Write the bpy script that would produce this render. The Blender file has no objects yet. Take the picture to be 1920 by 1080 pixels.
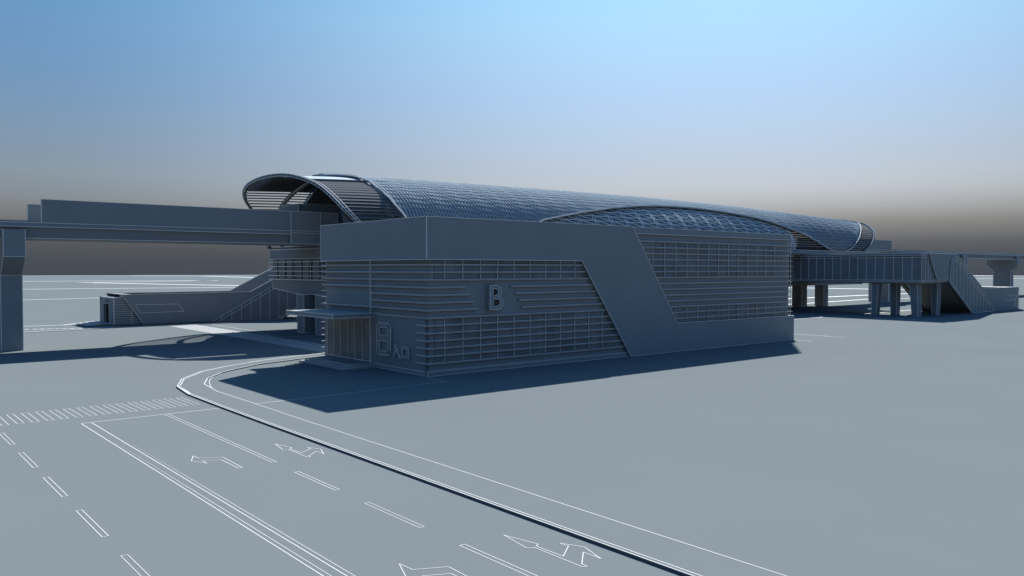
import bpy, math, random
from mathutils import Vector, Matrix
random.seed(3)
S = bpy.context.scene
COL = S.collection
# ---------------------------------------------------------------- camera
FPX, YAW, PITCH, CAM_H = 1513.97, 0.873736, 0.0234387, 6.0
cam = bpy.data.cameras.new('camera')
cam.sensor_width = 36.0
cam.lens = FPX / 1920 * 36.0
cam.clip_start = 0.1
cam.clip_end = 5000
camo = bpy.data.objects.new('camera', cam)
COL.objects.link(camo)
camo.location = (0, 0, CAM_H)
camo.rotation_euler = (math.pi / 2 - PITCH, 0, YAW - math.pi / 2)
S.camera = camo
S.render.resolution_x = 1920
S.render.resolution_y = 1080
# ---------------------------------------------------------------- light
SUN = Vector((1.05, 0.735, 1.0)).normalized()
sl = bpy.data.lights.new('sun', 'SUN')
sl.energy = 5.0
sl.angle = math.radians(0.5)
sl.color = (1.0, 0.97, 0.92)
so = bpy.data.objects.new('sun', sl)
COL.objects.link(so)
so.rotation_euler = SUN.to_track_quat('Z', 'Y').to_euler()
S.view_settings.view_transform = 'Standard'
S.view_settings.look = 'None'
S.view_settings.gamma = 1.0
S.view_settings.exposure = 1.55
EXPO = 2 ** 1.55

def s2l(c):
    return tuple(((v / 255) / 12.92 if v / 255 <= .04045 else ((v / 255 + .055) / 1.055) ** 2.4) for v in c)

w = bpy.data.worlds.new('World')
S.world = w
w.use_nodes = True
nt = w.node_tree
N, L = nt.nodes, nt.links
N.clear()
out = N.new('ShaderNodeOutputWorld')
sky = N.new('ShaderNodeTexSky')
sky.sky_type = 'NISHITA'
sky.sun_disc = False
sky.sun_elevation = math.asin(SUN.z)
sky.sun_rotation = math.atan2(SUN.x, SUN.y)
sky.air_density = 1.0
sky.dust_density = 0.6
sky.ozone_density = 2.0
bg1 = N.new('ShaderNodeBackground')
bg1.inputs['Strength'].default_value = 0.09
tint = N.new('ShaderNodeVectorMath'); tint.operation = 'MULTIPLY'; tint.inputs[1].default_value = (.68, 1.0, 1.15)
L.new(sky.outputs[0], tint.inputs[0]); L.new(tint.outputs[0], bg1.inputs['Color'])
# dusty dark air that thickens towards the horizon
tc = N.new('ShaderNodeTexCoord')
nrm = N.new('ShaderNodeVectorMath'); nrm.operation = 'NORMALIZE'
L.new(tc.outputs['Generated'], nrm.inputs[0])
sep = N.new('ShaderNodeSeparateXYZ')
L.new(nrm.outputs[0], sep.inputs[0])
ramp = N.new('ShaderNodeValToRGB')
mp = N.new('ShaderNodeMapRange')
mp.inputs['From Min'].default_value = -0.02
mp.inputs['From Max'].default_value = 0.48
L.new(sep.outputs['Z'], mp.inputs['Value'])
L.new(mp.outputs[0], ramp.inputs[0])
stops = [(-0.02, (66, 74, 82)), (0.01, (74, 80, 87)), (0.031, (88, 90, 95)), (0.052, (114, 114, 115)), (0.066, (127, 130, 132)),
         (0.079, (134, 142, 149)), (0.104, (136, 152, 164)), (0.134, (131, 152, 174)), (0.166, (123, 153, 182)), (0.205, (115, 152, 190)),
         (0.283, (105, 153, 199)), (0.47, (55, 125, 205))]
el = ramp.color_ramp.elements
for i, (z, c) in enumerate(stops):
    p = (z + .02) / .5
    e = el[i] if i < 2 else el.new(p)
    e.position = p
    e.color = s2l(c) + (1,)
# brighter air on the sun's side of the sky
flat = N.new('ShaderNodeVectorMath'); flat.operation = 'MULTIPLY'; flat.inputs[1].default_value = (1, 1, 0)
L.new(nrm.outputs[0], flat.inputs[0])
fn = N.new('ShaderNodeVectorMath'); fn.operation = 'NORMALIZE'
L.new(flat.outputs[0], fn.inputs[0])
dot = N.new('ShaderNodeVectorMath'); dot.operation = 'DOT_PRODUCT'
L.new(fn.outputs[0], dot.inputs[0]); dot.inputs[1].default_value = Vector((SUN.x, SUN.y, 0)).normalized()
gm = N.new('ShaderNodeMapRange')
gm.inputs['From Min'].default_value = 0.67
gm.inputs['From Max'].default_value = 1.0
L.new(dot.outputs['Value'], gm.inputs['Value'])
gp = N.new('ShaderNodeMath'); gp.operation = 'POWER'; gp.inputs[1].default_value = 1.8
L.new(gm.outputs[0], gp.inputs[0])
ramp2 = N.new('ShaderNodeValToRGB')
L.new(mp.outputs[0], ramp2.inputs[0])
el2 = ramp2.color_ramp.elements
for i, (z, c) in enumerate([(-0.02, (0, 0, 0)), (0.02, (.01, .01, .01)), (.031, (.03, .03, .03)), (.055, (.10, .095, .085)), (.071, (.20, .19, .18)),
                            (.092, (.30, .285, .285)), (.2, (.31, .36, .42)), (.32, (.32, .48, .50)), (.47, (.12, .4, .5))]):
    e = el2[i] if i < 2 else el2.new((z + .02) / .5)
    e.position = (z + .02) / .5
    e.color = c + (1,)
gs = N.new('ShaderNodeVectorMath'); gs.operation = 'SCALE'
L.new(ramp2.outputs[0], gs.inputs[0]); L.new(gp.outputs[0], gs.inputs['Scale'])
add = N.new('ShaderNodeVectorMath'); add.operation = 'ADD'
L.new(ramp.outputs[0], add.inputs[0]); L.new(gs.outputs[0], add.inputs[1])
bg2 = N.new('ShaderNodeBackground')
bg2.inputs['Strength'].default_value = 1.0 / EXPO
L.new(add.outputs[0], bg2.inputs['Color'])
mix = N.new('ShaderNodeMixShader')
mr = N.new('ShaderNodeMapRange')      # haze share by elevation
mr.inputs['From Min'].default_value = 0.36
mr.inputs['From Max'].default_value = 0.75
mr.inputs['To Min'].default_value = 0.0
mr.inputs['To Max'].default_value = 0.8
L.new(sep.outputs['Z'], mr.inputs['Value'])
L.new(mr.outputs[0], mix.inputs[0])
L.new(bg2.outputs[0], mix.inputs[1]); L.new(bg1.outputs[0], mix.inputs[2])
L.new(mix.outputs[0], out.inputs['Surface'])

# ---------------------------------------------------------------- materials
def mat(name, col, rough=.6, spec=.3, metal=0.0, var=.06, scale=.35, bump=0.0, bscale=40.):
    m = bpy.data.materials.new(name)
    m.use_nodes = True
    n, l = m.node_tree.nodes, m.node_tree.links
    b = n['Principled BSDF']
    b.inputs['Roughness'].default_value = rough
    b.inputs['Specular IOR Level'].default_value = spec
    b.inputs['Metallic'].default_value = metal
    t = n.new('ShaderNodeTexCoord')
    nz = n.new('ShaderNodeTexNoise')
    nz.inputs['Scale'].default_value = scale
    nz.inputs['Detail'].default_value = 5
    l.new(t.outputs['Object'], nz.inputs['Vector'])
    cr = n.new('ShaderNodeValToRGB')
    cr.color_ramp.elements[0].position = .3
    cr.color_ramp.elements[1].position = .7
    cr.color_ramp.elements[0].color = tuple(c * (1 - var) for c in col) + (1,)
    cr.color_ramp.elements[1].color = tuple(min(1, c * (1 + var)) for c in col) + (1,)
    l.new(nz.outputs['Fac'], cr.inputs[0])
    l.new(cr.outputs[0], b.inputs['Base Color'])
    if bump:
        n2 = n.new('ShaderNodeTexNoise'); n2.inputs['Scale'].default_value = bscale
        l.new(t.outputs['Object'], n2.inputs['Vector'])
        bp = n.new('ShaderNodeBump'); bp.inputs['Strength'].default_value = bump; bp.inputs['Distance'].default_value = .01
        l.new(n2.outputs['Fac'], bp.inputs['Height']); l.new(bp.outputs[0], b.inputs['Normal'])
    return m

GROUND = mat('pale_paving', (.093, .108, .114), 1.0, .0, var=.02, scale=.12, bump=.05, bscale=25)
PAVE = mat('pavement_slab', (.093, .108, .114), 1.0, .0, var=.02, scale=.5)
LIGHTPAVE = mat('light_paving', (.185, .195, .20), .9, .1, var=.05, scale=3)
PAINT = mat('white_line', (.31, .32, .32), .7, .2, var=.03)
KERB = mat('kerb_stone', (.2, .21, .21), .8, .2, var=.05)
CLAY = mat('grey_render', (.20, .21, .212), .75, .15, var=.03, scale=.5)
CLAY2 = mat('slate_render', (.165, .178, .185), .7, .2, var=.04, scale=.7)
EDGE = mat('edge_bead', (.56, .54, .50), .5, .4, var=.02)
GLASS = mat('dark_glass', (.125, .138, .145), .4, .25, var=.25, scale=.9)
BLUEGLASS = mat('blue_panel', (.135, .145, .16), .4, .3, var=.1, scale=.6)
SKIN = mat('roof_metal', (.11, .14, .165), 1.0, .0, metal=.0, var=.1, scale=.5)
HOOP = mat('roof_rib', (.22, .265, .29), 1.0, .0, metal=.0, var=.05)
LATT = mat('lattice_bar', (.26, .30, .32), 1.0, .0, var=.05)
LATT2 = mat('pale_lattice_bar', (.52, .54, .54), 1.0, .0, var=.05)  # paler copy of the lattice bar, brightened for bars in shade
SLAT = mat('louvre_slat', (.095, .10, .105), 1.0, .0, var=.05)
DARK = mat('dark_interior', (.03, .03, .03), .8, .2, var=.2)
SKYGLARE = mat('sky_glare_white', (.4, .43, .45), .25, .6, var=.03)  # pale colour stands in for sky glare on the crown slats

# ---------------------------------------------------------------- mesh helpers
class MB:
    def __init__(s, mats):
        s.v = []; s.f = []; s.m = []; s.mats = mats
    def q(s, pts, mi=0):
        b = len(s.v); s.v += [tuple(p) for p in pts]; s.f.append(tuple(range(b, b + len(pts)))); s.m.append(mi)
    def hexa(s, p, mi=0):          # p: 8 points, 0-3 bottom ring, 4-7 top ring
        b = len(s.v); s.v += [tuple(a) for a in p]
        for f in ((3, 2, 1, 0), (4, 5, 6, 7), (0, 1, 5, 4), (1, 2, 6, 5), (2, 3, 7, 6), (3, 0, 4, 7)):
            s.f.append(tuple(b + i for i in f)); s.m.append(mi)
    def box(s, x0, y0, z0, x1, y1, z1, mi=0, e=0, em=1, skip=()):
        s.hexa([(x0, y0, z0), (x1, y0, z0), (x1, y1, z0), (x0, y1, z0), (x0, y0, z1), (x1, y0, z1), (x1, y1, z1), (x0, y1, z1)], mi)
        if e:
            P = [(x0, y0, z0), (x1, y0, z0), (x1, y1, z0), (x0, y1, z0), (x0, y0, z1), (x1, y0, z1), (x1, y1, z1), (x0, y1, z1)]
            for a, b in ((0, 1), (1, 2), (2, 3), (3, 0), (4, 5), (5, 6), (6, 7), (7, 4), (0, 4), (1, 5), (2, 6), (3, 7)):
                s.bar(P[a], P[b], e, em)
    def bar(s, a, b, w, mi=1, h=None, up=None):
        a = Vector(a); b = Vector(b); d = b - a
        if d.length < 1e-6: return
        d.normalize(); h = h or w
        u = Vector(up) if up is not None else (Vector((0, 0, 1)) if abs(d.z) < .95 else Vector((1, 0, 0)))
        r = d.cross(u).normalized(); u = r.cross(d).normalized()
        r *= w / 2; u *= h / 2
        s.hexa([a - r - u, a + r - u, b + r - u, b - r - u, a - r + u, a + r + u, b + r + u, b - r + u], mi)
    def path(s, pts, w, mi=1, close=False, h=None):
        n = len(pts)
        for i in range(n if close else n - 1): s.bar(pts[i], pts[(i + 1) % n], w, mi, h)
    def prism(s, poly, axis, t0, t1, mi=0, e=0, em=1):
        """poly: 2D pts; axis 'y': (x,z) extruded y; 'x': (y,z) extruded x; 'z': (x,y) extruded z"""
        mk = {'y': lambda p, t: (p[0], t, p[1]), 'x': lambda p, t: (t, p[0], p[1]), 'z': lambda p, t: (p[0], p[1], t)}[axis]
        A = [mk(p, t0) for p in poly]; B = [mk(p, t1) for p in poly]; n = len(poly)
        b = len(s.v); s.v += A + B
        s.f.append(tuple(b + i for i in range(n))); s.m.append(mi)
        s.f.append(tuple(b + n + i for i in reversed(range(n)))); s.m.append(mi)
        for i in range(n):
            j = (i + 1) % n
            s.f.append((b + i, b + n + i, b + n + j, b + j)); s.m.append(mi)
        if e:
            s.path(A, e, em, True); s.path(B, e, em, True)
    def build(s, name, parent=None, fix=True):
        me = bpy.data.meshes.new(name)
        me.from_pydata(s.v, [], s.f)
        for m in s.mats: me.materials.append(m)
        me.polygons.foreach_set('material_index', s.m)
        if fix:
            import bmesh
            bm = bmesh.new(); bm.from_mesh(me)
            bmesh.ops.recalc_face_normals(bm, faces=bm.faces)
            bm.to_mesh(me); bm.free()
        me.update()
        o = bpy.data.objects.new(name, me)
        COL.objects.link(o)
        if parent:
            o.parent = parent
            o.matrix_parent_inverse = Matrix.Translation(-parent.location)
        return o

def empty(name, loc, label, cat, group=None):
    o = bpy.data.objects.new(name, None)
    o.empty_display_size = 1
    COL.objects.link(o); o.location = loc
    o['label'] = label; o['category'] = cat
    if group: o['group'] = group
    return o

def struct(o, label=None):
    o['kind'] = 'structure'
    if label: o['label'] = label
    o['category'] = o.name.split('.')[0].replace('_', ' ')
    return o

# ================================================================ GROUND
m = MB([GROUND])
n = 180
c = []
rings = [0, 30, 60, 100, 160, 260, 420, 650, 868]
b0 = len(m.v); m.v.append((0, 0, 0))
for r in rings[1:]:
    for i in range(n):
        t = 2 * math.pi * i / n; m.v.append((r * math.cos(t), r * math.sin(t), 0))
for i in range(n): m.f.append((0, 1 + i, 1 + (i + 1) % n)); m.m.append(0)
for k in range(len(rings) - 2):
    for i in range(n):
        a = 1 + k * n + i; b = 1 + k * n + (i + 1) % n
        m.f.append((a, a + n, b + n, b)); m.m.append(0)
struct(m.build('ground', fix=False), 'flat pale grey open ground running to the horizon')

def ribbon(m, pts, wl, z, mi=0):
    """flat strip along pts; wl = width or list"""
    n = len(pts)
    if not isinstance(wl, (list, tuple)): wl = [wl] * n
    Ls = []; Rs = []
    for i in range(n):
        a = Vector(pts[max(i - 1, 0)]); b = Vector(pts[min(i + 1, n - 1)])
        d = (b - a).normalized(); r = Vector((d.y, -d.x)) * wl[i] / 2
        p = Vector(pts[i]); Ls.append(p - r); Rs.append(p + r)
    for i in range(n - 1):
        m.q([(*Ls[i], z), (*Rs[i], z), (*Rs[i + 1], z), (*Ls[i + 1], z)], mi)

def outline(m, poly, w, z=.004):
    n = len(poly)
    for i in range(n):
        a = Vector(poly[i]); b = Vector(poly[(i + 1) % n]); d = (b - a)
        if d.length < 1e-4: continue
        d.normalize(); r = Vector((d.y, -d.x)) * w / 2; e = d * w / 2
        a2 = a - e; b2 = b + e
        zz = z + (i % 2) * .0015
        m.q([(*(a2 - r), zz), (*(a2 + r), zz), (*(b2 + r), zz), (*(b2 - r), zz)])

# pavement slab with curved kerb (outer edge, inner edge)
OUT = [(12.6, -6.0), (12.62, 10.4), (12.62, 29.8), (12.66, 34.7), (12.75, 39.2), (13.14, 42.12), (14.22, 44.81), (16.09, 47.37), (18.0, 48.87), (21.07, 50.7), (26.58, 52.45), (34, 53.4)]
INN = [(14.03, -6.0), (14.03, 11.57), (14.05, 29.0), (14.12, 34.82), (14.14, 39.14), (14.53, 42.11), (15.44, 44.22), (16.91, 46.19), (18.08, 47.21), (20.3, 48.84), (25.32, 50.6), (34, 51.6)]
HP = .062
m = MB([PAVE, KERB])
for i in range(len(OUT) - 1):
    a, b, c_, d = OUT[i], OUT[i + 1], INN[i + 1], INN[i]
    m.q([(*d, HP), (*a, HP), (*b, HP), (*c_, HP)])
    m.q([(*a, 0), (*b, 0), (*b, HP), (*a, HP)])
    m.q([(*d, 0), (*c_, 0), (*c_, HP), (*d, HP)])
ko = [.012, .02, .03, .035, .045, .05, .055, .06, .06, .06, .07, .07]
def off(pts, s):
    o = []
    for i in range(len(pts)):
        a = Vector(pts[max(i - 1, 0)]); b = Vector(pts[min(i + 1, len(pts) - 1)]); d = (b - a).normalized()
        o.append(tuple(Vector(pts[i]) + Vector((d.y, -d.x)) * s))
    return o
struct(m.build('pavement', fix=True), 'raised pavement that curves round the corner in front of the station building')
m = MB([PAINT])
ribbon(m, off(OUT, .02), ko, HP + .004)
ribbon(m, off(OUT, .14), ko, HP + .004)
ribbon(m, off(INN, -.02), ko, HP + .004)
C2 = [(14.16, 38.4), (14.36, 40.5), (14.68, 41.7), (15.15, 43.2), (15.6, 44.3), (16.25, 45.4), (17.1, 46.7), (18.9, 48.3), (21.9, 49.6), (25.3, 50.3)]
ribbon(m, C2, .035, .004)
m.q([(13.2, 42.1, HP + .004), (13.3, 42.1, HP + .004), (12.85, 39.2, HP + .004), (12.8, 39.2, HP + .004)])
ribbon(m, [(14.15, 34.82), (17.7, 34.85), (24.0, 35.2), (24.8, 35.1)], .055, .004)
ribbon(m, [(24.8, 35.1), (24.9, 37.0)], .05, .005)
struct(m.build('kerb_line', fix=False), 'thin white kerb lines along the curved pavement')

# zebra crossing, stop line, lane lines
m = MB([PAINT])
for k in range(-3, 14):
    x = 5.30 + .5185 * k
    outline(m, [(x, 38.78), (x + .235, 38.78), (x + .235, 36.2), (x, 36.2)], .026)
struct(m.build('zebra_crossing', fix=False), 'outlined zebra crossing bars across the road before the stop line')
m = MB([PAINT])
ribbon(m, [(7.2, 34.66), (12.6, 34.69)], .06, .006)
for x, y1, ww in ((7.215, 34.6, .024), (7.335, 29.5, .016), (7.57, 34.6, .024), (7.69, 29.5, .016)):
    ribbon(m, [(x, y1), (x, 22), (x, 3)], [ww * 1.6 if ww > .02 else .004, ww * 1.1, ww * .8], .004)
outline(m, [(10.31, 34.6), (10.46, 34.6), (10.43, 23.88), (10.29, 23.88)], .024)
struct(m.build('road_line', fix=False), 'stop line and long lane lines on the near road')
for x0, ys in ((10.29, (22.3, 18.18, 14.06, 9.94)), (4.48, (34.55, 30.42, 26.36, 22.2, 18.1, 14.0)), (1.7, (34.5, 30.4, 26.3, 22.2, 18.1))):
    for y in ys:
        m = MB([PAINT])
        outline(m, [(x0, y), (x0 + .13, y), (x0 + .13, y - 2.55), (x0, y - 2.55)], .022 if y > 20 else .017)
        o = struct(m.build('lane_dash', fix=False), 'outlined lane dash on the near road')
        o['group'] = 'lane dashes on the near road'

TA = [(8.71, 26.37), (8.74, 25.9), (9.38, 25.57), (9.33, 23.83), (9.21, 23.82), (9.21, 25.24), (8.71, 25.5), (8.70, 25.06), (8.43, 25.67)]
BA = [(11.46, 26.36), (11.66, 25.42), (11.54, 25.34), (11.56, 24.52), (12.08, 24.9), (12.06, 25.15), (12.30, 24.62), (12.06, 23.92), (12.05, 24.42), (11.54, 23.95), (11.54, 23.8), (11.44, 23.85), (11.45, 25.3), (11.30, 25.39)]
for nm, P, dy, lab in (('turn_arrow', TA, 0, 'outlined left turn arrow in the middle lane near the stop line'),
                       ('turn_arrow', TA, -12.38, 'outlined left turn arrow cut by the bottom of the view'),
                       ('turn_arrow', BA, 0, 'outlined straight and right arrow beside the kerb, farther one'),
                       ('turn_arrow', BA, -12.38, 'outlined straight and right arrow beside the kerb, nearer one')):
    m = MB([PAINT]); outline(m, [(x, y + dy) for x, y in P], .024 if dy == 0 else .016)
    struct(m.build(nm, fix=False), lab)

# paved strip and kerbs beyond
m = MB([LIGHTPAVE])
m.q([(26.8, 52.7, .008), (29.65, 52.9, .008), (29.7, 88.4, .008), (26.8, 88.4, .008)])
struct(m.build('footpath', fix=False), 'light paved crossing strip leading under the station end')
m = MB([PAVE, PAINT])
HF = .04
F = [(13.5, 87.84), (18.37, 88.27), (21, 89.1), (30, 88.4), (60, 88.2), (60, 100), (13.5, 100)]
m.prism(F, 'z', 0.002, HF, 0)
ribbon(m, [(2, 87.4), (13.5, 87.84), (18.37, 88.27), (21, 89.1), (27.4, 89.0), (30, 88.5)], [.5, .4, .35, .3, .25, .2], HF + .004, 1)
ribbon(m, [(8, 97.1), (14.95, 97.1), (18.5, 96.5), (22.5, 101.3)], .5, HF + .004, 1)
for k in range(9):
    x = 13.6 + k * .62
    ribbon(m, [(x, 92.4 - k * .28), (x + .35, 92.2 - k * .28)], .45, HF + .008, 1)
ribbon(m, [(15, 91.2), (22, 90.1)], .25, HF + .006, 1)
struct(m.build('forecourt', fix=False), 'low forecourt slab around the far entrance building')
m = MB([PAINT])
ribbon(m, [(31.1, 87.5), (31.0, 75.8), (30.3, 71.5), (29.9, 69.6), (30.2, 68.3), (31.2, 67.6), (34, 67.1)], .09, .006)
ribbon(m, [(17.1, 53.4), (20.95, 53.33)], .04, .005)  # pale ribbon paints the thin slit of sun inside the vault's shadow
ribbon(m, [(31.3, 74.1), (34.4, 73.7)], .12, .005)
ribbon(m, [(86, 52.35), (94.6, 52.5)], .35, .005)
ribbon(m, [(105, 52.7), (126.3, 53.1)], .3, .005)
ribbon(m, [(67.95, 42), (67.76, 35.7)], .07, .005)
ribbon(m, [(62.0, 38), (62.14, 35.4)], .06, .005)
ribbon(m, [(118, 75.2), (130.4, 75.2), (158.5, 78), (170.3, 74.3), (190, 74)], .6, .005)
ribbon(m, [(140, 89.3), (155, 89.6), (183, 90.2), (215, 88), (260, 86)], 1.1, .005)
ribbon(m, [(230, 160), (236, 135.8), (238, 117.3), (245, 95)], 3.0, .005)
struct(m.build('road_edge', fix=False), 'white edge lines of the roads beside the station, plus a painted sun slit')
# far roads near the horizon
m = MB([PAINT])
def gp_(u, v):
    r = (Vector((math.cos(YAW), math.sin(YAW), 0)) * math.cos(PITCH) + Vector((0, 0, -math.sin(PITCH))))
    R = Vector((math.sin(YAW), -math.cos(YAW), 0)); U = R.cross(r)
    d = r + R * ((u - 960) / FPX) - U * ((v - 540) / FPX)
    t = -CAM_H / d.z
    return (d.x * t, d.y * t)
FAR = [((-60, -20), (0, 0))]
for A, B, ww in (((-900, 260), (91.6, 450), 0),):
    pass
far_lines = [([(-60, 475), (91.5, 450), (125, 434), (152, 420)], 13), ([(-60, 300), (55.6, 273.7), (105, 260.4), (150, 244)], 6.5), ([(0, 173), (37, 182.4), (44, 184)], 2.6),
             ([(84, 400), (100, 330), (115, 280), (135, 225)], 9), ([(205, 868 * .9), (240, 690), (225, 530), (232, 430)], 16), ([(60, 860), (200, 835), (330, 795), (480, 715)], 25),
             ([(86, 395), (150, 425)], 8), ([(420, 253), (546, 203), (640, 165), (700, 130)], 9), ([(620, 600), (830, 230)], 25), ([(540, 670), (700, 505), (800, 325), (840, 200)], 22)]
for pts, ww in far_lines: ribbon(m, pts, ww * .6, .02)
struct(m.build('road', fix=False), 'pale far roads crossing the ground near the horizon')

# ================================================================ MAIN BUILDING
E1 = .045
B = empty('station_building', (25.16, 37.29, 0), 'slate grey two storey building with louvred facades, raised letter B and glazed entrance', 'building')
m = MB([CLAY, EDGE])
m.box(25.36, 37.48, 0, 62.0, 49.8, 8.55)
m.build('wall', B)
m = MB([CLAY, EDGE])   # low plinth
m.box(25.2, 37.35, 0, 41.9, 37.7, .24, 0, .03)
m.box(25.2, 37.705, 0, 25.6, 43.65, .24, 0, .03)
m.build('plinth', B)
# Z shaped cladding panel
m = MB([CLAY, EDGE])
Z = [(25.0, 6.54), (25.0, 8.91), (41.94, 8.91), (46.79, 2.08), (62.38, 2.05), (62.38, 0), (41.8, 0), (37.05, 6.54)]
m.prism(Z, 'y', 37.2, 37.62, 0)
m.path([(x, 37.19, z) for x, z in Z], .036, 1, True)
m.box(25.0, 37.625, 6.54, 25.48, 49.87, 8.91, 0)
m.path([(24.995, y, z) for y, z in ((37.2, 6.54), (49.87, 6.54), (49.87, 8.91), (37.2, 8.91))], .036, 1)
m.box(62.03, 37.625, 0, 62.38, 49.8, 2.05, 0, .04)
m.box(25.49, 49.6, 6.54, 62.0, 49.88, 8.91, 0)
m.build('cladding_panel', B)
m = MB([CLAY, EDGE])   # coping over the right bays
m.box(42.0, 37.32, 8.46, 62.02, 37.62, 8.9, 0)
m.bar((42.2, 37.31, 8.46), (62.03, 37.31, 8.46), .036); m.bar((41.98, 37.31, 8.9), (62.03, 37.31, 8.9), .036)
m.bar((62.03, 37.31, 8.9), (62.03, 37.31, 2.05), .036)
m.box(61.7, 37.63, 8.46, 62.02, 49.5, 8.9, 0)
m.build('coping', B)
# louvre fins
def zx_left(z): return 37.05 + (6.54 - z) / 6.54 * (41.8 - 37.05)      # left edge of the diagonal
def zx_right(z): return 41.94 + (8.91 - z) / (8.91 - 2.08) * (46.79 - 41.94)
m = MB([CLAY, EDGE])
def fin(x0, y0, x1, y1, z):
    m.box(x0, y0, z - .045, x1, y1, z + .045)
    lo = (min(x0, x1), min(y0, y1))
FH = .058
def finx(x0, x1, z, y0=37.33):
    m.box(x0, y0, z - FH / 2, x1, 37.64, z + FH / 2)
    m.bar((x0, y0 - .004, z + FH / 2), (x1, y0 - .004, z + FH / 2), .024)
    m.bar((x0, y0 - .004, z - FH / 2), (x1, y0 - .004, z - FH / 2), .014)
def finy(ya, yb, z):
    m.box(25.16, ya, z - FH / 2, 25.49, yb, z + FH / 2)
    m.bar((25.155, 37.29, z + FH / 2), (25.155, yb, z + FH / 2), .024)
    m.bar((25.155, 37.29, z - FH / 2), (25.155, yb, z - FH / 2), .014)
SIGN = {3: (27.71, 31.18), 4: (28.05, 31.52), 5: (28.36, 31.81), 6: (28.63, 32.07)}
for k in range(15):
    z = 6.24 - .4265 * k
    xe = zx_left(z) + .1
    if k in SIGN:
        finx(25.16, SIGN[k][0], z); finx(SIGN[k][1], xe, z)
    else:
        finx(25.16, xe, z)
    if k in (0, 1, 2, 3, 6): finy(37.645, 49.98, z)
    elif k in (4, 5, 7): finy(37.645, 43.65, z)
    elif 8 <= k <= 13: finy(37.645, 38.5, z)
k = -4
while k <= 10:
    z = 6.24 - .4265 * k
    if 2.1 < z < 8.4:
        finx(zx_right(z) - .15, 62.1, z)
        m.box(62.003, 37.645, z - FH / 2, 62.35, 49.98, z + FH / 2)
        m.bar((62.35, 37.3, z), (62.35, 49.98, z), .024)
    k += 1
for k in range(0, 15):   # rear return of the fins
    z = 6.24 - .4265 * k
    m.box(25.16, 49.985, z - FH / 2, 30, 50.2, z + FH / 2)
m.build('louvres', B)
# windows
def window(x0, x1, z0, z1):
    m = MB([GLASS, EDGE, CLAY2])
    yy = 37.455 + random.uniform(-.006, .006)
    m.box(x0 + .05, yy, z0, x1 - .05, 37.478, z1, 0)
    m.box(x0 - .04, 37.42, z0, x0 + .046, 37.49, z1, 2)
    if x0 > 26: m.bar((x0 - .04, 37.415, z0), (x0 - .04, 37.415, z1), .03)
    o = m.build('window', B)
for k in range(0, 29):
    xa, xb = 25.1 + 1.283 * k, 25.1 + 1.283 * (k + 1)
    if k == 0: xa = 25.75
    if xb < zx_left(5.5) + .6: window(xa, xb, 5.44, 6.50)
    if xb < zx_left(.7) + .3: window(xa, xb, .76, 3.2)
    if xa > 43.2 and xb < 62.0: window(xa, xb, 5.44, 7.9)
    if xa > 45.2 and xb < 62.0: window(xa, xb, 2.15, 3.2)
# entrance glazing on the short side
m = MB([GLASS, EDGE, CLAY2])
m.box(25.30, 43.66, .26, 25.355, 49.5, 3.0, 0)
m.box(25.26, 49.51, 0, 25.48, 49.84, 3.2, 2)
ys = [49.5 - .94 * i for i in range(7)]
for y in ys: m.bar((25.28, max(y, 43.66), .26), (25.28, max(y, 43.66), 3.0), .045)
m.bar((25.28, 43.66, .28), (25.28, 49.5, .28), .05); m.bar((25.28, 43.66, 2.98), (25.28, 49.5, 2.98), .05)
m.build('entrance_glazing', B)
m = MB([CLAY2, EDGE])
m.box(25.2, 37.66, .25, 25.5, 43.655, 3.2)
m.bar((25.19, 43.65, 0), (25.19, 43.65, 6.5), .05)
m.build('entrance_wall', B)
m = MB([CLAY, EDGE])
m.box(22.3, 43.0, 3.09, 25.44, 49.35, 3.33, 0, .035)
m.build('canopy', B)
m = MB([CLAY2, EDGE])
m.box(23.6, 43.3, .165, 25.44, 48.6, .25, 0, .02)
m.box(23.3, 43.15, .085, 25.44, 48.8, .162, 0, .02)
m.box(23.0, 43.0, 0, 25.44, 49.0, .082, 0, .02)
m.build('steps', B)

# letters
def text_mesh(ch, name, parent, x0, x1, z0, z1, y, depth):
    cu = bpy.data.curves.new('tmp', 'FONT'); cu.body = ch; cu.extrude = .5; cu.size = 1; cu.resolution_u = 5
    to = bpy.data.objects.new('tmp', cu); COL.objects.link(to)
    bpy.context.view_layer.update()
    dg = bpy.context.evaluated_depsgraph_get()
    me = bpy.data.meshes.new_from_object(to.evaluated_get(dg))
    bpy.data.objects.remove(to); bpy.data.curves.remove(cu)
    xs = [v.co.x for v in me.vertices]; ys_ = [v.co.y for v in me.vertices]; zs = [v.co.z for v in me.vertices]
    for v in me.vertices:
        X = x0 + (v.co.x - min(xs)) / (max(xs) - min(xs)) * (x1 - x0)
        Zz = z0 + (v.co.y - min(ys_)) / (max(ys_) - min(ys_)) * (z1 - z0)
        Y = y - (v.co.z - min(zs)) / (max(zs) - min(zs)) * depth
        v.co = (X, Y, Zz)
    me.name = name
    me.materials.clear(); me.materials.append(CLAY); me.materials.append(EDGE)
    # bead along the front outline
    front = [e for e in me.edges if all(abs(me.vertices[i].co.y - (y - depth)) < 1e-4 for i in e.vertices)]
    cnt = {}
    for p in me.polygons:
        if all(abs(me.vertices[i].co.y - (y - depth)) < 1e-4 for i in p.vertices):
            for k in p.edge_keys: cnt[k] = cnt.get(k, 0) + 1
    mb = MB([CLAY, EDGE])
    for v in me.vertices: mb.v.append(tuple(v.co))
    for p in me.polygons: mb.f.append(tuple(p.vertices)); mb.m.append(0)
    for k, c_ in cnt.items():
        if c_ == 1: mb.bar(me.vertices[k[0]].co, me.vertices[k[1]].co, .035, 1)
    bpy.data.meshes.remove(me)
    return mb.build(name, parent)
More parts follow.
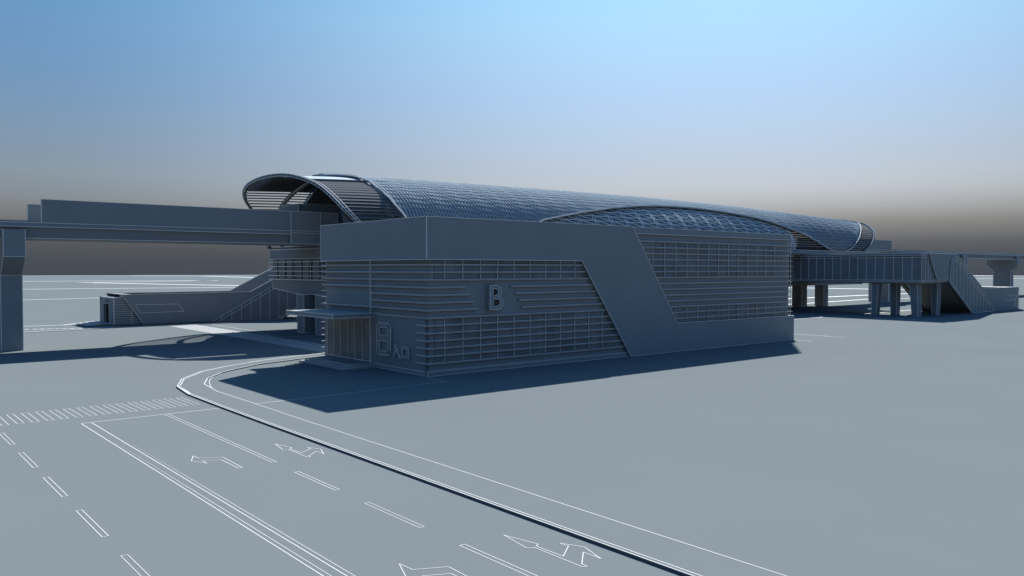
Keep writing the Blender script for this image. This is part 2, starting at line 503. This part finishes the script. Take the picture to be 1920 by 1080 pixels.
o = text_mesh('B', 'letter', B, 29.38, 30.36, 3.62, 5.03, 37.64, .55); o['label'] = 'raised letter B on the long facade'
m = MB([CLAY2, EDGE])
m.bar((28.9, 37.62, 5.12), (31.0, 37.62, 5.12), .03); m.bar((28.8, 37.62, 3.55), (31.9, 37.62, 3.55), .03)
m.box(29.35, 37.36, 3.57, 29.47, 37.5, 5.1, 0)
m.build('sign_panel', B)
XF = 25.17
def rrect(y0, y1, z0, z1, r, n=6):
    P = []
    for cy, cz, a0 in ((y1 - r, z1 - r, 0), (y0 + r, z1 - r, 90), (y0 + r, z0 + r, 180), (y1 - r, z0 + r, 270)):
        for i in range(n + 1):
            a = math.radians(a0 + 90 * i / n); P.append((cy + r * math.cos(a), cz + r * math.sin(a)))
    return P
m = MB([CLAY, EDGE])
def strokey(a, b, wd):      # raised stroke on the short wall from (y,z) to (y,z)
    m.bar((XF, a[0], a[1]), (XF, b[0], b[1]), .06, 0, wd, up=None)
m.box(XF - .06, 42.44, .84 + .3, XF + .02, 42.75, 2.48, 0)      # spine
m.box(XF - .06, 41.17, 1.14, XF + .02, 41.52, 2.48, 0)
m.box(XF - .055, 41.47, .84, XF + .02, 42.45, 1.09, 0)
m.box(XF - .055, 41.47, 2.51, XF + .02, 42.45, 2.78, 0)
m.box(XF - .055, 41.5, 1.70, XF + .02, 42.45, 2.02, 0)
m.path([(XF - .065, y, z) for y, z in rrect(41.17, 42.75, .84, 2.78, .38)], .035, 1, True)
m.path([(XF - .065, y, z) for y, z in rrect(41.52, 42.44, 2.02, 2.51, .05, 2)], .03, 1, True)
m.path([(XF - .065, y, z) for y, z in rrect(41.53, 42.44, 1.09, 1.70, .05, 2)], .03, 1, True)
for i in range(9):
    z = 1.62 + i * .11
    m.bar((XF - .06, 41.12, z), (XF - .06, 41.12, z + .05), .04)
o = m.build('letter', B); o['label'] = 'rounded letter B beside the glazed entrance'
m = MB([CLAY, EDGE])
def glyph(polys):
    for P in polys:
        m.prism(P, 'x', XF - .05, XF + .02, 0)
        m.path([(XF - .055, y, z) for y, z in P], .022, 1, True)
# person-like stroke pair and square mouth character (entrance)
glyph([[(40.93, .84), (40.80, .80), (40.47, 1.22), (40.56, 1.32)],
       [(40.80, 1.52), (40.62, 1.52), (40.08, .80), (40.24, .80)]])
o = m.build('letter', B); o['label'] = 'two stroke character of the entrance sign'
m = MB([CLAY, EDGE])
m.box(XF - .05, 39.88, .85, XF + .02, 39.99, 1.49); m.box(XF - .05, 39.2, .85, XF + .02, 39.31, 1.49)
m.box(XF - .045, 39.3, .87, XF + .02, 39.89, .97); m.box(XF - .045, 39.3, 1.38, XF + .02, 39.89, 1.48)
m.path([(XF - .055, y, z) for y, z in ((39.2, .85), (39.99, .85), (39.99, 1.49), (39.2, 1.49))], .022, 1, True)
m.path([(XF - .055, y, z) for y, z in ((39.31, .97), (39.88, .97), (39.88, 1.38), (39.31, 1.38))], .022, 1, True)
o = m.build('letter', B); o['label'] = 'square mouth shaped character of the entrance sign'
m = MB([CLAY, EDGE])   # small roof parapet
m.box(25.48, 37.63, 8.56, 62.0, 37.9, 8.8); m.box(61.7, 37.95, 8.56, 62.0, 49.5, 8.8)
m.build('roof_upstand', B)

# ================================================================ STATION WITH VAULT
ST = empty('train_station', (80, 70.7, 0), 'long blue grey vaulted station roof with lattice skin over the elevated platforms', 'station')
YC, AA, ZC = 70.7, 10.8, 8.7
def bb(X):
    k = 0.4 if X < 40 else 3
    return (interp(BTAB, X - k) + interp(BTAB, X) + interp(BTAB, X + k)) / 3
BTAB = [(28, 5.8), (30, 5.88), (33, 6.03), (36, 6.2), (40, 6.33), (44, 6.42), (60, 6.57), (80, 6.7), (100, 6.5), (112, 6.15), (120, 5.87), (134, 5.5)]
def P(X, th, s=1.0):
    t = math.radians(th)
    return Vector((X, YC + AA * s * math.cos(t), ZC + bb(X) * s * math.sin(t) + (s - 1) * 0))
def interp(tab, x):
    if x <= tab[0][0]: return tab[0][1]
    for (a, va), (b, vb) in zip(tab, tab[1:]):
        if x <= b: return va + (vb - va) * (x - a) / (b - a)
    return tab[-1][1]
EDGEL = [(35.2, 90), (36, 97), (37, 106), (37.3, 112), (37.38, 118), (37.44, 130), (37.5, 141), (37.8, 153), (38.3, 162), (39.2, 183)]
SC = [(39.2, 183), (47, 182), (50, 176), (52.5, 168), (54.9, 160), (57, 156.5), (59.2, 153), (61.5, 149.3), (63.8, 146), (66.4, 142.3), (69, 139.2), (72, 136), (75.6, 133.4), (79.2, 132.2), (82.8, 132.2), (86.1, 132.8),
      (89.2, 134.6), (92.3, 137.5), (95.2, 141), (97.6, 145.5), (100, 151), (104.3, 161.5), (107, 170), (109.2, 177.5), (111, 181), (112.8, 182.5), (114.5, 181), (116, 177.5), (118, 168), (119.8, 159.5), (121.6, 150.5), (123.4, 142), (125, 135), (126.7, 128), (128.2, 121), (128.8, 95)]
BND = EDGEL[:-1] + SC
def thmax(X): return interp(BND, X)
X0s, X1s = 35.2, 128.8
# skin sheet
xs = sorted(set([round(X0s + i * .3, 3) for i in range(int(8 / .3))] + [round(43 + i * .8, 3) for i in range(int((115 - 43) / .8))] + [round(115 + i * .3, 3) for i in range(46)] + [X1s]))
xs = [x for x in xs if x <= X1s]
m = MB([SKIN])
NR = 48
for x in xs:
    tm = thmax(x)
    for j in range(NR + 1):
        m.v.append(tuple(P(x, (180 - tm) + (2 * tm - 180) * j / NR, .985)))
for i in range(len(xs) - 1):
    for j in range(NR):
        a = i * (NR + 1) + j
        m.f.append((a, a + 1, a + NR + 2, a + NR + 1)); m.m.append(0)
sk = m.build('roof_skin', ST)
for p in sk.data.polygons: p.use_smooth = True
sd = sk.modifiers.new('t', 'SOLIDIFY'); sd.thickness = .12; sd.offset = 0
# dense hoops
m = MB([HOOP])
x = 38.0
while x < 106:
    tm = thmax(x); t0 = 180 - tm; t1 = tm; n = 48
    for j in range(n):
        ta = t0 + (t1 - t0) * j / n; tb = t0 + (t1 - t0) * (j + 1) / n
        a = P(x, ta, .9915); b = P(x, tb, .9915)
        m.bar(a, b, .15, 0, .04, up=(a + b) / 2 - Vector((x, YC, ZC)))
    x += .36 if x < 84 else .45
hp = m.build('roof_ribs', ST, fix=False)
# lattice lines on the skin
def lattice(m, x0, x1, dx, dth, s, wd, lim, tlo=-4, tstep=5.0, hoop0=0):
    def lb(p, q_, w_):
        c_ = (p + q_) / 2
        m.bar(p, q_, w_, 0, .025, up=c_ - Vector((c_.x, YC, ZC)))
    nx = int((x1 - x0) / dx)
    cols = [x0 + dx * i for i in range(nx + 1)]
    rows = [tlo + tstep * j for j in range(int((188 - tlo) / tstep) + 1)]
    def ok(x, t): 
        hi = lim(x); return hi is not None and (180 - hi[1] <= t <= 180 - hi[0] or hi[0] <= t <= hi[1])
    for x in cols:
        if x < hoop0: continue
        for a, b in zip(rows, rows[1:]):
            if ok(x, a) and ok(x, b): lb(P(x, a, s), P(x, b, s), wd)
    for xa, xb in zip(cols, cols[1:]):
        for t in rows:
            if ok(xa, t) and ok(xb, t): lb(P(xa, t, s), P(xb, t, s), wd * .8)
        for a, b in zip(rows, rows[1:]):
            if a >= 90:
                if ok(xa, a) and ok(xb, b): lb(P(xa, a, s), P(xb, b, s), wd * .8)
            else:
                if ok(xa, b) and ok(xb, a): lb(P(xa, b, s), P(xb, a, s), wd * .8)
m = MB([LATT])
def limskin(x):
    if x > 128.6 or x < 35.4: return None
    return (90, thmax(x) + .3)
lattice(m, 38.0, 128.3, 2.55, 5, .9945, .06, limskin, tlo=-3, tstep=4.6, hoop0=97)
m.build('roof_lattice', ST, fix=False)
# edge tubes following the skin boundary, both sides
m = MB([HOOP, LATT2])
for sgn in (0, 1):
    pts = []
    x = X0s
    fine = [x0 for x0 in [X0s + i * .2 for i in range(18)] + [39.5 + i * .9 for i in range(84)] + [115 + i * .25 for i in range(56)] if x0 <= X1s]
    for x in fine:
        t = thmax(x); pts.append(P(x, t if sgn else 180 - t, 1.0))
    for a, b in zip(pts, pts[1:]):
        m.bar(a, b, .1, 0, .1)
        d = (b - a)
        m.bar(a + Vector((0, (-.08 if sgn else .08), .1)), b + Vector((0, (-.08 if sgn else .08), .1)), .05, 1)
for X, t0, t1 in ((X0s, 85, 95), (X1s, 85, 95)):
    m.bar(P(X, t0), P(X, t1), .28, 0, .28)
m.build('roof_edge', ST, fix=False)
# end rims
def rim(name, tab, label):
    m = MB([SLAT, LATT2 if 'left' in label else LATT, HOOP])  # sunlit right rim takes the darker bead copy
    ths = [-6 + i * 3.0 for i in range(65)]
    A = []
    for t in ths:
        X = (interp(tab, t - 3) + interp(tab, t) + interp(tab, t + 3)) / 3
        o_ = P(X, t, 1.003); i_ = P(X, t, .968)
        A.append((o_ + Vector((-.17, 0, 0)), o_ + Vector((.17, 0, 0)), i_ + Vector((.17, 0, 0)), i_ + Vector((-.17, 0, 0))))
    for a, b in zip(A, A[1:]):
        m.hexa([a[0], a[1], a[2], a[3], b[0], b[1], b[2], b[3]], 0)
        for k in (0, 1, 2, 3): m.bar(a[k], b[k], .05, 1)
    for a in A:
        for k in range(4): m.bar(a[k], a[(k + 1) % 4], .05, 1)
    o = m.build(name, ST, fix=False); o['label'] = label
RIML = [(-6, 35), (15, 33.9), (26, 33.2), (35, 32.2), (44, 31.2), (55, 30.45), (65, 30.2), (75, 30.3), (86, 30.6), (94, 30.9), (112, 31.2), (118, 31.4), (130, 31.9), (144, 32.2), (158, 32.8), (167, 33.6), (186, 34.6)]
RIMR = [(-6, 118.6), (3, 120.9), (14, 123.3), (30, 126.3), (45, 128.4), (62, 130.6), (90, 131.2), (118, 130.9), (135, 128.6), (150, 126.3), (166, 123.3), (177, 120.9), (186, 118.6)]
rim('rim', RIML, 'left end rim of the vault')
rim('rim', RIMR, 'right end rim of the vault')
# inner arch behind the left rim
m = MB([CLAY2, EDGE])
RI = [(-6, 36.2), (37, 35.1), (64, 35.4), (85, 35.3), (90, 35.5), (100, 36.5), (112, 37.2), (141, 37.5), (153, 37.8), (162, 38.3), (186, 39.5)]
pr_ = None
for i in range(65):
    t = -6 + i * 3.0; X = interp(RI, t)
    a = P(X, t, .955)
    if pr_: m.bar(pr_, a, .34, 0, .3); m.bar(pr_ + Vector((-.17, 0, -.1)), a + Vector((-.17, 0, -.1)), .05, 1)
    pr_ = a
m.build('arch_rib', ST, fix=False)
for (Xr) in (41.5, 46.5):
    m = MB([CLAY2, EDGE])
    pr_ = None
    for i in range(60):
        t = 2 + i * 3.0; a = P(Xr, t, .94)
        if pr_: m.bar(pr_, a, .18, 0, .2)
        pr_ = a
    m.build('arch_rib', ST, fix=False)
# louvre slats inside / at both ends
m = MB([SLAT, LATT])
t = -5.0
while t < 186:
    tt = t if t >= 90 else 180 - t
    xa = interp(RIML, t); xb = interp(RIMR, t)
    segs = [xa, xa + (38 - xa) * .5, 39.9, 40.6, 48, 60, 72, 84, 96, 108, 116, xb - 2, xb]
    skip_top = 88 < t < 118
    for a, b in zip(segs, segs[1:]):
        s = .972 if (b <= 40 or a >= 116) else .955
        if skip_top and not (a >= 40 and b <= 116): continue
        pa, pb = P(a, t, .972 if a < 40 or a > 115.5 else .912), P(b, t, .972 if b < 40 or b > 115.5 else .912)
        nv = Vector((0, math.cos(math.radians(t)) / AA, math.sin(math.radians(t)) / 6.5)).normalized()
        lying = tt < 101
        up = Vector((0, -nv.z, nv.y)) if lying else Vector((0, .12 * (1 if t < 90 else -1), 1))
        if tt > 122: up = Vector((0, .96, -.26)) if t < 90 else Vector((0, -.88, -.47))
        hh = (.22 if t < 90 else .44) if tt > 122 else (.5 if lying else .33)
        m.bar(pa, pb, .05, 0, hh, up=up)
        if not lying and tt <= 122: m.bar(pa + up.normalized() * hh / 2, pb + up.normalized() * hh / 2, .06, 1, .03)
        if t > 122: m.bar(pa - up.normalized() * hh / 2, pb - up.normalized() * hh / 2, .07, 1, .04)
    t += 3.3
sl_ = m.build('louvre_screen', ST, fix=False)
# pale glossy strip painting the sky glare on the crown slats at the ends
for (xa, xb) in ((31.8, 35.6), (128.9, 130.4)):
    m = MB([SKYGLARE])
    n = 12
    for j in range(n):
        ta = 90 + 26 * j / n; tb = 90 + 26 * (j + 1) / n
        xe = xb if xb > 50 else xb + max(0, ta - 92) * .08
        xe2 = xb if xb > 50 else xb + max(0, tb - 92) * .08
        a0, a1, b0_, b1_ = P(xa, ta, .965), P(xe, ta, .965), P(xa, tb, .965), P(xe2, tb, .965)
        m.q([a0, a1, b1_, b0_])
    ks = m.build('crown_glare', ST, fix=False)
    sd = ks.modifiers.new('t', 'SOLIDIFY'); sd.thickness = .06
# thin sheets added behind the end slats to close gaps in their cast shadow
for (ta_, tb_, s_) in ((56, 86, .985), (124, 174, .93)):
    for (xa, xb) in ((31.4, 37.0), (123.5, 128.5)):
        if xa > 50 and ta_ > 90: continue
        m = MB([SLAT])
        nn = 8
        for j in range(nn):
            t0, t1 = ta_ + (tb_ - ta_) * j / nn, ta_ + (tb_ - ta_) * (j + 1) / nn
            m.q([P(xa + (1.2 if t0 > 90 else 0), t0, s_), P(xb, t0, s_), P(xb, t1, s_), P(xa + (1.2 if t0 > 90 else 0), t1, s_)])
        o = m.build('sun_block_sheet', ST, fix=False)
        sd = o.modifiers.new('t', 'SOLIDIFY'); sd.thickness = .04
# inner lattice bay under the raised scallop
def liminner(x):
    if x < 50 or x > 112: return None
    lo = max(thmax(x) - 8, 112)
    return (lo, 189)
for side in (1, -1):
    m = MB([SKIN])
    X = [50 + i * 1.035 for i in range(50)]
    nr = 18
    for x in X:
        lo, hi = liminner(min(x, 112)); 
        for j in range(nr + 1):
            tq = lo + (hi - lo) * j / nr
            m.v.append(tuple(P(x, tq if side == 1 else 180 - tq, .952)))
    for i in range(len(X) - 1):
        for j in range(nr):
            a = i * (nr + 1) + j; m.f.append((a, a + 1, a + nr + 2, a + nr + 1)); m.m.append(0)
    o = m.build('inner_shell', ST)
    for p in o.data.polygons: p.use_smooth = True
m = MB([LATT2])
lattice(m, 50.5, 101.6, 2.55, 5, .960, .09, liminner, tlo=-6, tstep=5.6)
nx = 50.1
while nx < 101.4:
    lo, hi = liminner(nx)
    for sgn in (1, -1):
        for j in range(12):
            ta = lo + (hi - lo) * j / 12; tb = lo + (hi - lo) * (j + 1) / 12
            if sgn < 0: ta, tb = 180 - ta, 180 - tb
            m.bar(P(nx, ta, .959), P(nx, tb, .959), .09, 0)
    nx += 2.55
m.build('inner_lattice', ST, fix=False)
# platform, hall, kiosk
m = MB([CLAY2, EDGE])
m.box(34.4, 60.2, 7.98, 124.0, 77.4, 8.2, 0, .05)
m.box(36.0, 59.7, 8.22, 124.6, 67.6, 8.62, 0, .05)
m.box(36.0, 73.9, 8.22, 124.6, 77.3, 8.62, 0, .05)
m.build('platform', ST)
m = MB([CLAY2, EDGE])
m.box(34.25, 62.5, 4.2, 124.2, 79.0, 7.9, 0)
HP_ = [(62.3, 3.62), (72.9, 3.62), (78.7, 4.1), (79.0, 5.0), (79.1, 7.9), (62.3, 7.9)]
m.prism([(62.3, 3.62), (72.9, 3.62), (78.7, 4.08), (78.9, 4.95), (62.3, 4.95)], 'x', 34.1, 124.4, 0, .05)
m.prism([(62.25, 7.0), (79.15, 7.0), (79.15, 7.92), (62.25, 7.92)], 'x', 34.05, 124.45, 0, .05)
for z in (6.7, 6.25, 5.8, 5.35, 4.98):
    m.bar((34.0, 62.2, z), (34.0, 79.4, z), .08, 1); m.bar((34.0, 62.2, z), (124.5, 62.2, z), .08, 1); m.bar((124.5, 62.2, z), (124.5, 79.4, z), .08, 1)
m.build('hall_wall', ST)
for y in (77.5, 75.6, 72.0, 69.9, 67.5, 65.0):
    m = MB([GLASS, EDGE, DARK])
    m.box(34.12, y - 1.5, 5.0, 34.22, y - .15, 6.95, 0)
    m.box(34.08, y - .05, 5.0, 34.2, y + .05, 6.95, 2)
    m.bar((34.05, y + .15, 5.0), (34.05, y + .15, 6.95), .04)
    m.build('window', ST)
for (xa, ya, xb, yb) in ((33.5, 70.3, 35.5, 71.7), (33.6, 66.0, 35.6, 68.1), (122.9, 68, 124.3, 69.5), (117.05, 68.5, 118.7, 70.1), (40, 67, 42, 72)):
    m = MB([CLAY2, EDGE]); m.box(xa, ya, 0, xb, yb, 3.6, 0, .05); m.build('column', ST)
m = MB([DARK, EDGE])  # near-black sheet paints the shade in the opening between the columns
m.box(35.6, 62.5, 0, 36.0, 72, 3.6, 0)
m.build('core_dark_sheet', ST)
m = MB([CLAY2, EDGE])
m.box(33.2, 70.7, 8.6, 39, 74.8, 12.1, 0, .04)
m.build('kiosk', ST)
m = MB([CLAY2, EDGE])
pts = [(60.6, 8.7)] + [(P(37, t, .93).y, P(37, t, .93).z) for t in range(178, 124, -4)] + [(68.4, P(37, 120, .93).z), (68.4, 8.7)]
m.prism(pts, 'x', 37.6, 37.8, 0, .04)
m.build('gable_wall', ST)
m = MB([DARK])   # near-black wall across the inside of the vault
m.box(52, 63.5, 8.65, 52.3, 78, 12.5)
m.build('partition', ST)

# ================================================================ VIADUCT
V = empty('railway_viaduct', (80, 70.7, 0), 'straight concrete railway viaduct carrying the tracks through the station on piers', 'viaduct')
m = MB([CLAY, EDGE])
prof = [(67.8, 9.4), (67.8, 9.1), (67.95, 9.05), (68.15, 8.28), (69.0, 8.2), (72.4, 8.2), (73.25, 8.28), (73.45, 9.05), (73.6, 9.1), (73.6, 9.4)]
xsx = [-60, -20, 9.85, 31.03]
m.prism(prof, 'x', -80, 420, 0)
for y, z in ((67.79, 9.4), (67.79, 9.1), (68.13, 8.27), (73.61, 9.4)):
    m.bar((-80, y, z), (160, y, z), .05); m.bar((160, y, z), (420, y, z), .11)
m.build('girder', V)
m = MB([CLAY, EDGE, KERB])
for xa, xb in ((-80, 11.5), (147, 420)):
    m.box(xa, 67.82, 9.403, xb, 68.1, 9.55, 2); m.box(xa, 73.3, 9.403, xb, 73.58, 9.55, 2)
    for yy in (69.3, 70.2, 71.4, 72.3): m.box(xa, yy, 9.403, xb, yy + .07, 9.5, 0)
m.build('track_kerb', V)
for xa, xb, lab in ((11.66, 35.7, 'near parapet screen at the left end'), (122.5, 146.0, 'near parapet screen at the right end')):
    m = MB([CLAY, EDGE])
    m.box(xa, 67.78, 9.403, xb, 67.95, 11.13, 0, .04)
    if xa < 50:
        m.box(31.03, 67.6, 8.25, 33.9, 67.76, 11.14, 0, .045)
        m.bar((31.03, 67.59, 9.22), (33.9, 67.59, 9.22), .04); m.bar((31.03, 67.59, 9.42), (33.9, 67.59, 9.42), .04)
    o = m.build('parapet', V); o['label'] = lab
for xa, xb, lab in ((11.66, 33.0, 'far parapet screen at the left end'), (124.5, 146.0, 'far parapet screen at the right end')):
    m = MB([CLAY, EDGE]); m.box(xa, 73.42, 9.403, xb, 73.6, 11.13, 0, .04)
    o = m.build('parapet', V); o['label'] = lab
PR = [(68.7, 0), (68.7, 5.55), (67.25, 6.9), (67.25, 8.84), (67.72, 8.84), (67.72, 8.17), (73.62, 8.17), (73.62, 8.8), (73.9, 8.8), (73.9, 6.9), (72.4, 5.55), (72.4, 0)]
for xp in (-50.1, -20.1, 9.83, 147.7, 177.7, 207.8, 238, 268, 298, 328, 358, 388):
    m = MB([CLAY, EDGE])
    e = .045 if xp < 60 else .1
    m.prism(PR, 'x', xp - .68, xp + .68, 0, e)
    for y, z in ((68.7, 5.55), (67.25, 6.9)): m.bar((xp - .68, y, z), (xp + .68, y, z), e)
    m.build('pier', V)

# ================================================================ FOOTBRIDGE + STAIRS + ENTRANCE, built once per side
def side(mir):
    def T(p): return (158.4 - p[0], 141.4 - p[1], p[2]) if mir else tuple(p)
    def flush(mb, name, par, fix=True):
        mb.v = [T(p) for p in mb.v]
        return mb.build(name, par, fix)
    e = .05
    # --- footbridge
    L_ = 'left of the station, mostly hidden behind the hall' if mir else 'in front of the right end of the station'
    FB = empty('footbridge', T((106.7, 53, 0)), ('glazed elevated footbridge ' + L_), 'bridge')
    m = MB([CLAY2, EDGE]); m.box(103.0, 44.05, 4.38, 110.4, 62.2, 4.6, 0, e)
    m.box(103.3, 44.4, 4.15, 110.1, 62.2, 4.37, 0); flush(m, 'deck', FB)
    m = MB([CLAY2, EDGE]); m.box(102.95, 44.0, 7.72, 110.45, 62.2, 7.98, 0, e); flush(m, 'roof', FB)
    m = MB([BLUEGLASS, EDGE])
    m.box(103.1, 44.1, 4.61, 103.2, 62.2, 7.7, 0); m.box(110.2, 50.1, 4.61, 110.3, 62.2, 7.7, 0)
    y = 44.1
    while y < 62.2:
        m.bar((103.06, y, 4.6), (103.06, y, 7.72), .05); m.bar((110.34, y if y > 50 else 50.1, 4.6), (110.34, y if y > 50 else 50.1, 7.72), .05); y += 1.165
    m.bar((103.05, 44.1, 7.45), (103.05, 62.2, 7.45), .06)
    m.box(103.25, 44.08, 4.61, 106.9, 44.16, 7.7, 0)
    for x in (104.0, 104.75, 105.5, 106.2): m.bar((x, 44.03, 4.6), (x, 44.03, 7.72 - max(0, (x - 104.6)) * 1.3), .05)
    m.bar((103.1, 44.03, 7.45), (104.7, 44.03, 7.45), .06)
    flush(m, 'glazing', FB)
    for (x, y, w0, w1, dy) in ((104.0, 50.3, .62, .9, -.18), (106.1, 48.7, .75, .9, 0), (104.3, 45.2, .75, .95, .22), (109.9, 45.2, .62, .8, 0)):
        if x == 104 and y == 57.5: continue
        m = MB([CLAY2, EDGE]); z1 = 4.16
        A = [(x - .45, y - w0 / 2, 0), (x + .45, y - w0 / 2, 0), (x + .45, y + w0 / 2, 0), (x - .45, y + w0 / 2, 0)]
        Bt = [(x - .5, y - w1 / 2 + dy, z1), (x + .5, y - w1 / 2 + dy, z1), (x + .5, y + w1 / 2 + dy, z1), (x - .5, y + w1 / 2 + dy, z1)]
        m.hexa(A + Bt)
        for i in range(4): m.bar(A[i], Bt[i], e)
        flush(m, 'column', FB)
    # --- stairs
    SG = empty('staircase', T((114.4, 47, 0)), 'glass sided staircase climbing to the footbridge beside the ' + ('left louvred entrance building' if mir else 'right louvred entrance building'), 'staircase')
    m = MB([CLAY2, EDGE])
    m.prism([(110.42, 4.36), (118.4, 0.02), (121.5, .02), (112.6, 4.95), (110.42, 4.95)], 'y', 44.25, 49.75, 0)
    nst = 26
    for i in range(nst):
        x = 112.6 + i * (121.3 - 112.6) / nst; z = 4.95 - (i + 1) * 4.9 / nst
        m.box(x - .5, 44.27, z - .05, x + .33, 49.73, z + .19, 0)
    flush(m, 'flight', SG)
    for yy, sg, nm in ((43.72, -1, 'outer glass balustrade'), (50.2, 1, 'inner glass balustrade')):
        m = MB([CLAY2, EDGE])
        G = [(110.4, 4.55), (110.95, 7.2), (112.3, 7.62), (126.0, .12), (118.3, .06)]
        m.prism(G, 'y', yy, yy + .06, 0)
        f = yy - .02 if sg < 0 else yy + .08
        m.path([(x, f, z) for x, z in G], .055, 1, True)
        m.path([(111.1, f, 6.75), (112.3, f, 7.15), (125.2, f, .15)], .05, 1)
        m.path([(110.4, f, 4.25), (118.0, f, 0.05)], .05, 1)
        m.prism([(110.4, 4.2), (110.4, 4.55), (118.3, .06), (117.7, .03)], 'y', yy + .005, yy + .055, 0)
        x = 111.4
        while x < 125.5:
            zt = 7.62 - (x - 112.3) * 7.5 / 13.7 if x > 112.3 else 7.3
            zb = max(.08, 4.55 - (x - 110.4) * 4.49 / 7.9)
            m.bar((x, f, zb), (x, f, zt), .045); x += 1.13
        o = flush(m, 'balustrade', SG); o['label'] = nm
    # --- entrance building
    EN = empty('entrance_building', T((129, 47, 0)), ('small louvred entrance building with dark doorway, far left beyond the viaduct' if mir else 'small louvred entrance building at the far right foot of the stairs'), 'building')
    for (ya, yb, nm) in ((43.82, 44.02, 'outer side wall'), (49.98, 50.17, 'inner side wall')):
        m = MB([CLAY, EDGE])
        W = [(106.9, 4.6), (104.65, 7.8), (104.65, 7.96), (112.6, 7.96), (121.6, 3.38), (135.45, 3.3), (133.2, .02), (118.42, .02), (110.42, 4.36), (110.4, 4.6)]
        m.prism(W, 'y', ya, yb, 0)
        f = ya - .01 if ya < 45 else yb + .01
        m.path([(x, f, z) for x, z in W], .05, 1, True)
        # parallelogram sign outline
        if mir: SP = [(134.1, 2.22), (129.7, 2.18), (129.1, 1.36), (133.6, 1.33)]
        else: SP = [(130.68, 2.22), (134.4, 2.19), (133.9, 1.38), (130.0, 1.38)]
        m.path([(x, f, z) for x, z in SP], .05, 1, True)
        if not mir:
            m.path([(x, f, z) for x, z in ((131.5, 1.6), (131.5, 2.05), (132.1, 2.05), (132.1, 1.6))], .04, 1, True)
            m.path([(132.9 + .33 * math.cos(a * math.pi / 6), f, 1.8 + .3 * math.sin(a * math.pi / 6)) for a in range(12)], .04, 1, True)
        o = flush(m, 'side_wall', EN); o['label'] = nm
    m = MB([CLAY2, EDGE])
    m.box(121.6, 44.05, 2.75, 134.4, 49.95, 2.9, 0)
    m.box(130.0, 44.08, 2.91, 136.2, 49.92, 3.0, 0, .04)
    m.prism([(134.3, 3.02), (135.35, 3.28), (135.35, 3.34), (134.2, 3.3)], 'y', 44.05, 49.95, 0, .03)
    m.box(121.6, 44.03, 3.28, 135.3, 44.3, 3.36, 0)
    flush(m, 'roof', EN)
    for yy in (44.1, 49.85):
        m = MB([CLAY2, EDGE])
        z = .3; f = yy - .06 if yy < 45 else yy + .06
        m.box(131.0, min(yy, yy + .04), .1, 136.0, max(yy, yy + .04), 2.9, 0)
        while z < 2.85:
            m.box(132.6 if mir else 132.6, min(yy, f) - .0, z, 136.1, max(yy, f), z + .08, 0)
            m.bar((132.6, f, z + .08), (136.1, f, z + .08), .03); z += .235
        for x in (132.6, 134.4, 136.1): m.bar((x, f, .2), (x, f, 2.9), .05)
        flush(m, 'louvres', EN)
    m = MB([CLAY2, EDGE, DARK])
    m.box(135.9, 44.16, .1, 136.15, 45.6, 2.9, 0, .04); m.box(135.9, 47.9, .1, 136.15, 49.84, 2.9, 0, .04)
    m.box(135.9, 45.6, 2.3, 136.15, 47.9, 2.9, 0, .04)
    m.box(134.9, 45.4, .1, 135.0, 48.1, 2.5, 2)
    m.box(136.15, 46.2, 2.35, 136.3, 47.0, 2.75, 0, .03)
    flush(m, 'doorway', EN)
    m = MB([CLAY2, EDGE])
    for i in range(3): m.box(136.16, 44.6 - .0, .125 + i * .05, 138.6 - i * .6, 49.4, .175 + i * .05 - .003, 0, .02)
    m.box(117.9, 43.6, .12 if mir else .0, 136.15, 50.4, .16 if mir else .06, 0)
    flush(m, 'steps', EN)
side(False)
side(True)
print('objects', len(bpy.data.objects))
